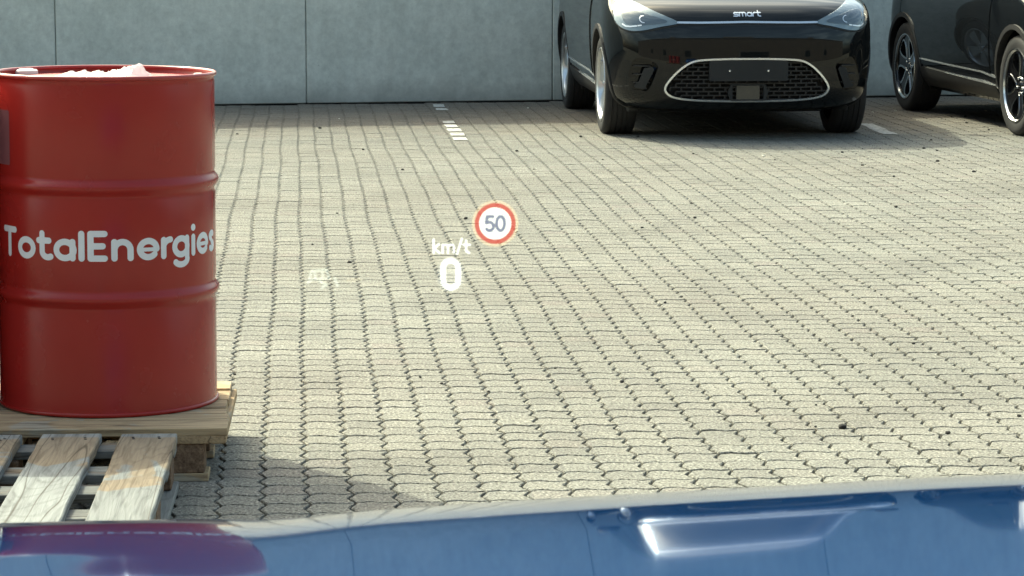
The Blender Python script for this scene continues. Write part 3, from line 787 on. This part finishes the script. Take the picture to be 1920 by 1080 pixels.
def build_car(name, label, cat, loc, paint_m, wheel_style, group, rz=0):
    car = thing(name, label, cat, loc, rz, group)
    cuts = [prism(grille_o, -.4, .135)]
    for s in (vent, sym(vent)): cuts.append(prism(s, -.4, max(surf_y(a, b) for a, b in s)-.01))
    for yy in (AXF, AXR):
        for s in (-1, 1): cuts.append(cyl_cut(yy, .34, .385, min(s*.58, s*1.2), max(s*.58, s*1.2)))
    me = boolean(body_mesh(), cuts); smooth(me, 30); me.materials.clear(); me.materials.append(paint_m)
    link('body', me, None, car)
    # grille
    gr = link('grille', shape_mesh('grille', d_stroke(grille_o, .0062, True), .005, front, .010, .03), M['chrome_line'], car); gr.name = 'grille_surround'
    bars = []
    gy = min(b for a, b in grille_o); k = 0; zz = gy+.012
    inner = d_poly(grille_o)
    def pbox(bm, x, z, sx, sz):
        yb = surf_y(x, z)+.028
        box_bm(bm, (x, yb, z), (sx, .022, sz), 0)
    bm = bmesh.new()
    ztop = max(b for a, b in grille_o)
    def insid(x, z): return inner(np.array([x]), np.array([z]))[0] < -.004
    while zz < ztop:
        xs_ = np.arange(-.58, .581, .072)+(.036 if k % 2 else 0)
        for x_ in xs_:
            if insid(x_-.034, zz) and insid(x_+.034, zz): pbox(bm, x_, zz, .0735, .0075)
            if insid(x_, zz+.0135) and insid(x_, zz+.025): pbox(bm, x_, zz+.0135, .010, .0192)
        zz += .0268; k += 1
    g = link('grille', bm_mesh(bm, 'grille'), M['plastic'], car)
    link('grille_backing', prism([(a*.985, gy+(b-gy)*.98+.002) for a, b in grille_o], .122, .128), M['dark_gap'], car)
    # plate holder with two screws, radar panel
    c0, c1 = to_car(1326, 152), to_car(1474, 113)
    pw, ph, pz = c1[0]-c0[0], c1[1]-c0[1], (c0[1]+c1[1])/2
    pb = lambda u_, v_, off: (u_, surf_y(u_, pz)-.004-off, v_)
    pm = link('plate_holder', shape_mesh('plate_holder', d_poly([(-pw/2+.005, pz-ph/2+.005), (pw/2-.005, pz-ph/2+.005), (pw/2-.005, pz+ph/2-.005), (-pw/2+.005, pz+ph/2-.005)], .005), .012, pb, .012, .03, 60), M['holder'], car)
    for sx in (-.128, .128):
        sc_ = lathe('screw', [(0, .004), (.006, .003), (.0075, 0)], 10)
        link('screw', sc_, M['chrome_line'], pm, (sx, surf_y(sx, pz)-.0165, pz+.0), (R(90), 0, 0))
    q0, q1 = to_car(1377, 186), to_car(1420, 161)
    cz = (q0[1]+q1[1])/2; hw_, hh_ = (q1[0]-q0[0])/2, (q1[1]-q0[1])/2
    rb = lambda u_, v_, off: (u_, surf_y(0, cz)+.004-off, v_)
    hexo = [(-hw_-.055, cz), (-hw_-.038, cz+hh_+.005), (hw_+.038, cz+hh_+.005), (hw_+.055, cz), (hw_+.038, cz-hh_-.004), (-hw_-.038, cz-hh_-.004)]
    rs = link('radar_surround', shape_mesh('radar_surround', d_diff(d_poly(hexo, .006), d_poly([(-hw_-.030, cz-hh_), (hw_+.030, cz-hh_), (hw_+.030, cz+hh_), (-hw_-.030, cz+hh_)])), .006, rb, .006, .03), M['holder'], car)
    link('radar_panel', shape_mesh('radar_panel', d_poly([(-hw_, cz-hh_), (hw_, cz-hh_), (hw_, cz+hh_), (-hw_, cz+hh_)], .003), .008, rb, .003, .02), M['sensor'], car)
    # vents, fins, lamps
    for sgn in (1, -1):
        T = (lambda p: p) if sgn == 1 else sym
        vp = T(vent); yb = max(surf_y(a, b) for a, b in vp)
        deep = lambda u_, v_, off: (u_, surf_y(u_, v_)+.016-off, v_)
        link('vent_fin', shape_mesh('vent_fin', d_poly(T(fin)), .006, deep, .004, .03), M['holder'], car)
        vb = bmesh.new(); zs_ = [b for a, b in vp]; xm = sum(a for a, b in vp)/len(vp)
        for q in range(3):
            z_ = min(zs_)+(max(zs_)-min(zs_))*(q+1)/4
            box_bm(vb, (xm, surf_y(xm, z_)+.045, z_), (.12, .05, .006), 0, 0, math.copysign(.5, xm))
        link('vent_slat', bm_mesh(vb, 'vent_slat'), M['plastic'], car)
        hl = link('headlight', shape_mesh('headlight', d_poly(T(lamp)), .009, front, .004, .012, 60), M['lens'], car)
        link('lamp_housing', shape_mesh('lamp_housing', d_poly(T(lamp_in)), .009, front, .0065, .004, 60), M['lamp_dark'], hl)
        for ln, hw in (([(1167,45),(1173,49),(1182,49.5),(1193,48.5)], .0048), ([(1196,48),(1202,47.3)], .004)):
            link('light_guide', shape_mesh('light_guide', d_stroke(T(outl(ln)), hw), .004, front, .0085, .005, 60), M['lamp_white'], hl)
        pj = to_car(1207, 36)
        pts = [(sgn*(-abs(pj[0]))+.026*math.cos(R(a)), pj[1]+.022*math.sin(R(a))) for a in range(90, 271, 15)]
        link('projector_ring', shape_mesh('projector_ring', d_stroke(pts, .0028), .0025, front, .0085, .005, 60), M['alloy'], hl)
        gp = T(outl([(1149,20),(1154,42),(1164,53.5),(1181,60.5),(1206,60),(1240,53),(1270,47.5)]))
        link('lamp_gap', shape_mesh('lamp_gap', d_stroke(gp, .0042), .004, front, .0015, .004, 60), M['dark_gap'], hl)
    # light bar between the lamps, badge
    lb = [to_car(*q) for q in ((1271,42),(1310,42.5),(1350,42),(1396,41))]
    lb = lb+[(-a, b) for a, b in lb[-2::-1]]
    link('light_bar', shape_mesh('light_bar', d_stroke(lb, .0065), .0055, front, .004, .008), M['alloy'], car)
    lg = [(a, b-.0135) for a, b in lb]
    link('bonnet_gap', shape_mesh('bonnet_gap', d_stroke(lg, .0035), .0035, front, .0012, .004), M['dark_gap'], car)
    b0, b1 = to_car(1373, 33), to_car(1422, 18)
    hgt = .036; bw = b1[0]-b0[0]; x_ = -bw/2; zb_ = (b0[1]+b1[1])/2-hgt*.42
    a_ = bw/4.9; hk = .0036
    def bl(ch, ox):
        q = a_*.8; mid = ox+q/2
        e = hgt*.62
        if ch == 's': return [[(ox+q, zb_+e), (ox+.2*q, zb_+e), (ox, zb_+e*.75), (ox+.2*q, zb_+e*.5), (ox+.8*q, zb_+e*.5), (ox+q, zb_+e*.25), (ox+.8*q, zb_), (ox, zb_)]]
        if ch == 'm': return [[(ox, zb_), (ox, zb_+e), (ox+1.25*q, zb_+e), (ox+1.4*q, zb_+e*.8), (ox+1.4*q, zb_)], [(ox+.7*q, zb_), (ox+.7*q, zb_+e)]]
        if ch == 'a': return [arc(mid, zb_+e/2, q/2, e/2, 0, 360, 18), [(ox+q, zb_+e), (ox+q, zb_)]]
        if ch == 'r': return [[(ox, zb_), (ox, zb_+e*.7), (ox+.25*q, zb_+e), (ox+.6*q, zb_+e)]]
        if ch == 't': return [[(ox+.2*q, zb_+e*1.45), (ox+.2*q, zb_+.2*e), (ox+.45*q, zb_), (ox+.75*q, zb_)], [(ox-.05*q, zb_+e), (ox+.75*q, zb_+e)]]
    sk = []
    for ch, ad in (('s', 1.0), ('m', 1.38), ('a', 1.04), ('r', .74), ('t', .8)):
        sk += [d_stroke(q, hk) for q in bl(ch, x_)]; x_ += a_*ad
    link('badge', shape_mesh('badge', d_union(*sk), .0026, front, .005, .006), M['silver'], car)
    # windscreen, side windows, doors, sill highlight strips, arches, mirrors
    ws = [(-.74, 1.085), (.74, 1.085), (.60, 1.46), (-.60, 1.46)]
    link('windscreen', shape_mesh('windscreen', d_poly(ws, .02), .03, front, .004, .006, 60), M['glass'], car)
    link('windscreen_glint', shape_mesh('windscreen_glint', d_stroke([(-.765, 1.075), (.765, 1.075), (.62, 1.475), (-.62, 1.475)], .009, True), .007, front, .006, .008, 60), M['silver'], car)  # bright strip standing in for sky glint along pillar and roof edges
    for s in (-1, 1):
        side = lambda u_, v_, off: (s*(float(f_w(v_))+off), u_, v_)
        for nm, pts in (('side_window', [(1.75,1.12),(2.35,1.12),(2.35,1.47),(2.15,1.47)]), ('side_window', [(2.42,1.12),(3.2,1.12),(3.0,1.47),(2.42,1.47)])):
            link(nm, shape_mesh(nm, d_poly(pts, .01), .04, side, .004, .006, 60), M['glass'], car)
        for pts in ([(1.34,.40),(2.36,.40),(2.36,1.05),(1.30,1.05)], [(2.40,.40),(2.88,.40),(3.0,.72),(3.25,.90),(3.3,1.05),(2.40,1.05)]):
            link('door', shape_mesh('door', d_poly(pts, .02), .03, side, .006, .008, 60), paint_m, car)
        for zz in (.335, .405):
            st = [(1.20, zz-.035), (1.5, zz-.01), (2.2, zz), (2.9, zz+.015)]
            link('sill_highlight', shape_mesh('sill_highlight', d_stroke(st, .0055), .006, side, .010, .012, 60), M['chrome_line'], car)  # metal strips standing in for the bright reflection along the sill
        link('sill', shape_mesh('sill', d_poly([(1.22,.215),(2.9,.215),(2.9,.36),(1.22,.31)]), .02, side, .012, .02, 60), M['plastic'], car)
        for yy in (AXF, AXR):
            def sidef(u_, v_, off):
                zz_ = min(max(v_, .2), 1.0); w_ = float(f_w(zz_))
                if u_ < float(f_yf(zz_))+float(f_D(zz_)):
                    cc = max(0., 1-(u_-float(f_yf(zz_)))/float(f_D(zz_)))**(EXN/2)
                    w_ *= math.sqrt(max(.2, 1-cc*cc))**(2/EXN)
                return (s*(w_+off), u_, v_)
            link('arch_trim', shape_mesh('arch_trim', d_stroke(arc(yy, .34, .395, .395, -22, 202, 30), .017), .011, sidef, .008, .05, 60), M['plastic'], car)
        mb = bmesh.new(); box_bm(mb, (s*1.0, 1.42, 1.10), (.17, .09, .12), .03)
        box_bm(mb, (s*.87, 1.42, 1.06), (.12, .04, .03), .008)
        link('side_mirror', bm_mesh(mb, 'side_mirror', 40), paint_m, car)
    bm = bmesh.new(); box_bm(bm, (0, 2.05, .225), (1.14, 3.4, .10), .02); link('underbody', bm_mesh(bm, 'underbody'), M['plastic'], car)
    # wheels
    tp = [(.245, -.098), (.262, -.106), (.305, -.111), (.328, -.103), (.337, -.085)]
    for zz in (-.062, -.028, .006, .04):
        tp += [(.340, zz-.012), (.340, zz+.012), (.334, zz+.014), (.334, zz+.020)]
    tp += [(.340, .064), (.337, .085), (.328, .103), (.305, .111), (.262, .106), (.245, .098)]
    tyre_me = lathe('tyre', tp, 72, 50); tyre_me.materials.append(M['tyre'])
    barrel = lathe('rim', [(.247, .099), (.252, .104), (.246, .107), (.236, .100), (.228, .07), (.222, .02), (.0, .01)], 64, 40)
    barrel.materials.append(M['alloy'] if wheel_style == 0 else M['dark_alloy'])
    face = lambda u_, v_, off: (u_, v_, .088-.022*(1-min(1, math.hypot(u_, v_)/.23))**1.0+off)
    spk = []
    if wheel_style == 0:
        for k in range(5):
            a = R(90+72*k); d_ = (math.cos(a), math.sin(a)); n_ = (-d_[1], d_[0])
            spk.append(d_poly([(d_[0]*.03+n_[0]*.03, d_[1]*.03+n_[1]*.03), (d_[0]*.232+n_[0]*.075, d_[1]*.232+n_[1]*.075), (d_[0]*.236-n_[0]*.075, d_[1]*.236-n_[1]*.075), (d_[0]*.03-n_[0]*.03, d_[1]*.03-n_[1]*.03)]))
        spk = [d_and(d_union(*spk, d_stroke([(0, 0), (0, .001)], .06)), d_stroke([(0, 0), (0, .0001)], .238))]
        spoke_me = shape_mesh('spokes', spk[0], .008, face, 0, .03); spoke_me.materials.append(M['alloy'])
        loops = None
    else:
        base, lp = [], []
        for k in range(5):
            a = R(90+72*k)
            hx = []
            for (rr, aa) in ((.075, 0), (.105, 14), (.165, 21), (.215, 17), (.226, 0), (.215, -17), (.165, -21), (.105, -14)):
                hx.append((rr*math.cos(a+R(aa)), rr*math.sin(a+R(aa))))
            hx = smooth_loop(hx, 3); base.append(d_poly(hx)); lp.append(d_diff(d_stroke(hx, .0075, True)))
        disc = d_stroke([(0, 0), (0, .0001)], .238)
        spoke_me = shape_mesh('spokes', d_diff(disc, *base), .007, face, 0, .03); spoke_me.materials.append(M['dark_alloy'])
        loops = shape_mesh('machined_edge', d_union(*lp), .0045, face, .003, .006); loops.materials.append(M['silver'])
    cap_me = lathe('hub_cap', [(0, .012), (.026, .010), (.032, 0)], 20); cap_me.materials.append(M['alloy'] if wheel_style == 0 else M['dark_alloy'])
    nut_me = lathe('wheel_nut', [(0, .010), (.008, .009), (.010, 0)], 8); nut_me.materials.append(M['silver'])
    lip = lathe('rim_lip', [(.232, .098), (.242, .1085), (.249, .1085), (.250, .104)], 64, 40); lip.materials.append(M['silver'] if wheel_style else M['alloy'])
    for yy in (AXF, AXR):
        for s in (-1, 1):
            w_ = bpy.data.objects.new('wheel', tyre_me); C.objects.link(w_); w_.parent = car
            w_.location = (s*.782, yy, .339); w_.rotation_euler = (0, R(90*s), R(0))
            if s == -1: w_.rotation_euler = (0, R(-90), 0)
            spin = rnd.uniform(0, 6.28)
            for me_ in (barrel, spoke_me, lip, cap_me) + ((loops,) if loops else ()):
                c_ = bpy.data.objects.new(me_.name.split('.')[0], me_); C.objects.link(c_); c_.parent = w_; c_.rotation_euler = (0, 0, spin)
                if me_ is cap_me: c_.location = (0, 0, .066)
            for q in range(5):
                c_ = bpy.data.objects.new('wheel_nut', nut_me); C.objects.link(c_); c_.parent = w_
                a = spin+q*2*math.pi/5+.6; c_.location = (.055*math.cos(a), .055*math.sin(a), .0715)
    return car
build_car('parked_car', 'glossy black compact car seen head on with white outlined grille', 'car', CAR1, M['black_paint'], 0, 'cars parked by the concrete wall')
w2 = ground(1901, 254)
YAW2 = R(4.6)
CAR2 = Vector((w2.x, w2.y, 0)) - Matrix.Rotation(YAW2, 3, 'Z') @ Vector((-.89, AXF, 0))
build_car('parked_car', 'dark car at the right edge with black and silver wheels', 'car', CAR2, M['grey_paint'], 1, 'cars parked by the concrete wall', YAW2)

# ------------------------------------------------------------------ blue car we look out of: bonnet and nose
blue = thing('blue_car', 'glossy blue car bonnet in the foreground reflecting the drum', 'car', (0, 0, 0), -YAW)
A_ = [.2000, .2097, .2118, .2147, .2216, .2343, .2412, .26]
S_ = [.2097, .2097, .1800, .1370, .1115, .1065, .1050, .107]
edge = pchip([-900, -500, 0, 200, 330, 440, 700, 960, 1440, 1920, 2400, 3000, 3600], [1090, 1030, 992, 988, 987, 988, 967, 949, 921, 896, 885, 886, 900])
def bonnet_profile(px):
    """side profile of the bonnet along one lengthwise line: gentle crown, then the rolled front edge"""
    d_, z_ = 1.5, CAMZ-.2412*1.5; s_ = .09
    pr = [(.95, z_+.106*.55-.006), (1.2, z_+.106*.3), (d_, z_)]
    for k in range(170):
        a = (CAMZ-z_)/d_
        if s_ < .203 and a > .2101:
            s_ = float(np.interp(a, A_, S_)) + .013*math.exp(-((px-350)/130)**2)*max(0, 1-((a-.2275)/.009)**2)
        else: s_ = min(s_+.054, 40)
        st = .012/math.hypot(1, s_) if s_ > .25 else .012
        d_ += st; z_ -= s_*st
        pr.append((d_, max(z_, .30)))
    return pr
XL, XR, NX = -.62, 1.36, 90
v, f = [], []
cols = []
for i in range(NX+1):
    X = XL+(XR-XL)*i/NX; px = 960+F*X/2.15; cols.append((X, px, bonnet_profile(px)))
prof = cols[0][2]
for r in range(len(prof)):
    for X, px, pf in cols:
        dd, zz = pf[r]
        fall = 2.15*(float(edge(px))-919)/F
        k = 1.0 if zz > .75 else max(0, (zz-.3)/.45)
        edgefall = .25*max(0, (abs(X-.37)-.80)/.19)**2
        v.append((X, dd, zz-fall*k-edgefall*k))
for r in range(len(prof)-1):
    for i in range(NX):
        a = r*(NX+1)+i; f.append((a, a+1, a+NX+2, a+NX+1))
link('bonnet', mesh('bonnet', v, f, 80), M['blue'], blue)
for s, X in ((-1, XL), (1, XR)):
    row = [v[r*(NX+1)+(0 if s < 0 else NX)] for r in range(len(prof))]
    fv, ff = [], []
    for (a, b, c_) in row: fv += [(a, b, c_), (a+s*.03, b, c_-.12), (a+s*.03, b, .32)]
    for r in range(len(row)-1):
        for q in range(2):
            k = r*3+q; ff.append((k, k+3, k+4, k+1) if s > 0 else (k, k+1, k+4, k+3))
    link('wing', mesh('wing', fv, ff, 60), M['blue'], blue)

# ------------------------------------------------------------------ head-up display image floating ahead of the windscreen
HD = 2.3
hc = EYE + ray(880, 470)*(HD/ray(880, 470).dot(FWD))
hud = thing('head_up_display', 'glowing head-up display with speed reading and red ringed speed limit', 'head-up display', hc)
hud.matrix_world = Matrix.Translation(hc) @ m3.to_4x4()
K = HD/F
hm = lambda u_, v_, off: (u_*K, v_*K, off)
def hp(pts): return [(a-880, 470-b) for a, b in pts]
H = {'white': light_mat('display white', (1, 1, 1), .34), 'soft': light_mat('display soft white', (1, 1, 1), .40), 'red': light_mat('display red', (1, .15, .12), .33, .85),
     'amber': light_mat('display amber rim', (1, .62, .25), .13), 'faint': light_mat('display faint', (.9, 1, .95), .11), 'digit': light_mat('display digit', (.46, .48, .70), .27, .95),
     'veil': light_mat('display glow', (.8, .85, 1), .035), 'faintw': light_mat('display faint amber', (1, .8, .5), .06)}
cxs, cys = 48.5, 51.0                            # sign centre relative to (880, 470)
circ = lambda r: d_stroke([(cxs, cys), (cxs, cys+.01)], r)
dig5 = d_stroke([(cxs-4, cys+13), (cxs-15, cys+13), (cxs-16.5, cys+1.5)] + arc(cxs-10.5, cys-5.5, 7.2, 8, 120, -140, 12), 3.0)
dig0 = d_stroke(arc(cxs+10, cys-.2, 7.4, 13.4, 0, 360, 24), 3.0)
sg = link('speed_sign', shape_mesh('speed_sign', d_diff(circ(30), dig5, dig0), 1.2, hm, 0, 0), H['white'], hud)
link('digits', shape_mesh('digits', d_union(dig5, dig0), .9, hm, 0, 0), H['digit'], sg)
link('red_ring', shape_mesh('red_ring', d_diff(circ(38.5), circ(30)), 1.2, hm, 0, 0), H['red'], sg)
link('amber_rim', shape_mesh('amber_rim', d_diff(circ(43.5), circ(38.5)), 1.2, hm, 0, 0), H['amber'], sg)
zero = d_stroke(hp(arc(845, 502.5, 14.2, 14, 180, 360, 14) + arc(845, 525.5, 14.2, 14, 0, 180, 14)), 5.4, True)
link('speed_digit', shape_mesh('speed_digit', zero, 1.2, hm, 0, 0), H['white'], hud)
link('digit_glow', shape_mesh('digit_glow', d_diff(d_stroke(hp([(845, 506), (845, 522)]), 25), zero), 2, hm, 0, 0), H['veil'], hud)
u = [hp([(813,449),(813,474)]), hp([(823,458),(814,466),(824,474)]), hp([(830,474),(830,459),(838,459),(840,462),(840,474)]), hp([(840,462),(843,459),(849,459),(851,462),(851,474)]),
     hp([(857,476),(866,448)]), hp([(874,451),(874,471),(880,474)]), hp([(869,459),(881,459)])]
link('unit_text', shape_mesh('unit_text', d_union(*[d_stroke(q, 2.0) for q in u]), .9, hm, 0, 0), H['soft'], hud)
ic = [hp([(584,508),(612,506),(618,522),(580,524),(584,508)]), hp([(577,530),(583,526)]), hp([(600,528),(612,534),(603,540)]), hp([(628,522),(633,536)]), hp([(590,512),(592,522)]), hp([(604,510),(606,522)])]
link('car_symbol', shape_mesh('car_symbol', d_union(*[d_stroke(q, 2.6) for q in ic]), 1.2, hm, 0, 0), H['faint'], hud)
link('distance_bar', shape_mesh('distance_bar', d_stroke(hp([(652,526),(672,524)]), 3), 1.2, hm, 0, 0), H['faintw'], hud)

# ------------------------------------------------------------------ dark pebbles scattered on the paving
peb = [(1580,803,13),(1777,813,8),(1911,781,7),(1166,717,7),(655,493,7),(509,549,5),(873,411,7),(755,319,5),(1296,382,5),(1303,409,5),(1680,389,6),(1617,311,5),(1758,303,6),(1826,323,6),(1247,568,5),(1204,428,5),
       (600,241,5),(445,252,4),(632,401,4),(586,459,4),(969,284,5),(1089,257,5),(1196,257,5),(1713,645,6),(1529,801,5),(440,703,5),(788,708,5),(828,720,5),(916,735,5),(1041,691,4),(1530,760,4),(681,281,4),(1757,283,4),(1676,331,4),
       (1694,431,3),(810,545,4),(1380,336,3),(1453,300,3),(1001,318,3),(1130,300,3),(1784,220,4),(1810,219,4),(1812,231,4),(1854,244,4),(1746,263,4),(1732,279,5),(1579,286,4),(1300,289,4)]
special = {0: 'largest dark stone lying on the sunlit paving at lower right', 1: 'flat dark stone just right of the largest dark stone', 2: 'dark stone on the paving at the right edge of the view',
           3: 'dark stone on the paving above the middle of the blue bonnet', 4: 'dark stone left of the big white zero and right of the drum lettering', 5: 'dark stone close to the lower hoop of the red drum',
           6: 'dark stone just left of the red ringed speed symbol', 7: 'dark stone on the paving below the wall joint, left of the parking line end', 8: 'upper of two dark pebbles right of the speed symbol',
           9: 'lower of two dark pebbles right of the speed symbol', 10: 'lone dark pebble in the middle of the right half of the paving', 11: 'dark pebble below the right front wheel of the black car',
           12: 'left of two dark pebbles below the gap between the cars', 13: 'right of two dark pebbles below the gap between the cars', 14: 'dark pebble right of and level with the white zero',
           15: 'dark pebble right of and level with the lower rim of the speed symbol', 16: 'dark pebble just out of the wall shadow, left of the parking line', 17: 'dark pebble nearest the red drum at the wall shadow edge',
           20: 'dark pebble right of the parking line, toward the black car', 21: 'left of two dark pebbles below the left front wheel of the black car', 22: 'right of two dark pebbles beside the left front wheel of the black car',
           18: 'dark pebble level with the lower edge of the speed symbol, nearer the drum', 19: 'dark pebble right of the drum, level with the top of the lettering',
           24: 'tiny dark pebble just left of the largest dark stone', 29: 'dark pebble in the middle of the paving, above the three pebbles near the bonnet', 30: 'tiny dark pebble above and left of the largest dark stone',
           31: 'dark pebble below the shadowed wall foot, left of the parking line end', 32: 'dark pebble just beyond the shadow of the black car, below its right end', 33: 'dark pebble below and left of the pair beneath the car gap',
           34: 'lower companion of the lone dark pebble in the right half', 35: 'dark pebble just left of the foot of the white zero', 36: 'dark pebble on the sunlit paving below the black car plate',
           37: 'dark pebble in the sun just below the right half of the black car grille', 38: 'dark pebble below the left rear wheel of the black car, above the speed symbol', 39: 'dark pebble in the sun below the left front wheel of the black car',
           40: 'left of the pebble pair in the shadow of the dark car', 41: 'right of the pebble pair in the shadow of the dark car', 42: 'dark pebble just under the pair in the shadow of the dark car',
           43: 'dark pebble beside the front wheel of the dark car at the right edge', 44: 'dark pebble inside the right end of the black car shadow', 45: 'dark pebble on the front edge of the black car shadow, right end',
           46: 'dark pebble on the front edge of the black car shadow, below its right wheel', 47: 'dark pebble in front of the black car, below the left end of its grille',
           23: 'dark pebble above the flat dark stones at lower right', 25: 'dark pebble beside the front pallet corner on the paving', 26: 'left of three dark pebbles above the bonnet', 27: 'middle one of three dark pebbles above the bonnet', 28: 'right of three dark pebbles above the bonnet'}
pm_ = []
for q in range(5):
    bm = bmesh.new(); bmesh.ops.create_icosphere(bm, subdivisions=2, radius=1)
    for vv in bm.verts: vv.co *= 1+rnd.uniform(-.22, .22)
    me = bm_mesh(bm, 'pebble', 50); me.materials.append(M['pebble']); pm_.append(me)
for k, (px, py, sz) in enumerate(peb):
    p = ground(px, py); s_ = sz*(Vector(p)-EYE).length/F*.62
    o = bpy.data.objects.new('pebble', pm_[k % 5]); C.objects.link(o); o.location = (p.x, p.y, s_*.40)
    o.scale = (s_, s_*rnd.uniform(.8, 1.1), s_*.62); o.rotation_euler = (0, 0, rnd.uniform(0, 6))
    setp(o, special.get(k, 'small dark pebble lying loose on the paving'), 'pebble', 'dark pebbles scattered on the paving')

M['chip_stone'] = plain('pale stone chip', (.6,.58,.5), .8, var=.15)
pale = pm_[1].copy(); pale.name = 'stone_chip'; pale.materials.clear(); pale.materials.append(M['chip_stone'])
for px, py, sz, lb_ in ((1679,208,3.5,'pale stone chip beside the rear wheel of the dark car at the right edge'), (1636,211,3,'pale stone chip by the parking line between the two cars'),
                        (1431,293,5,'pale stone chip on the sunlit paving in front of the black car'), (990,203,3.5,'pale stone chip in the wall shadow right of the parking line'),
                        (636,178+45,3,'pale stone chip in the wall shadow left of the parking line'), (1848,208,4,'pale stone chip under the dark car at the right edge')):
    p = ground(px, py); s_ = sz*(Vector(p)-EYE).length/F*.6
    o = bpy.data.objects.new('stone_chip', pale); C.objects.link(o); o.location = (p.x, p.y, s_*.3); o.scale = (s_, s_, s_*.5)
    setp(o, lb_, 'stone chip', 'pale stone chips on the paving')
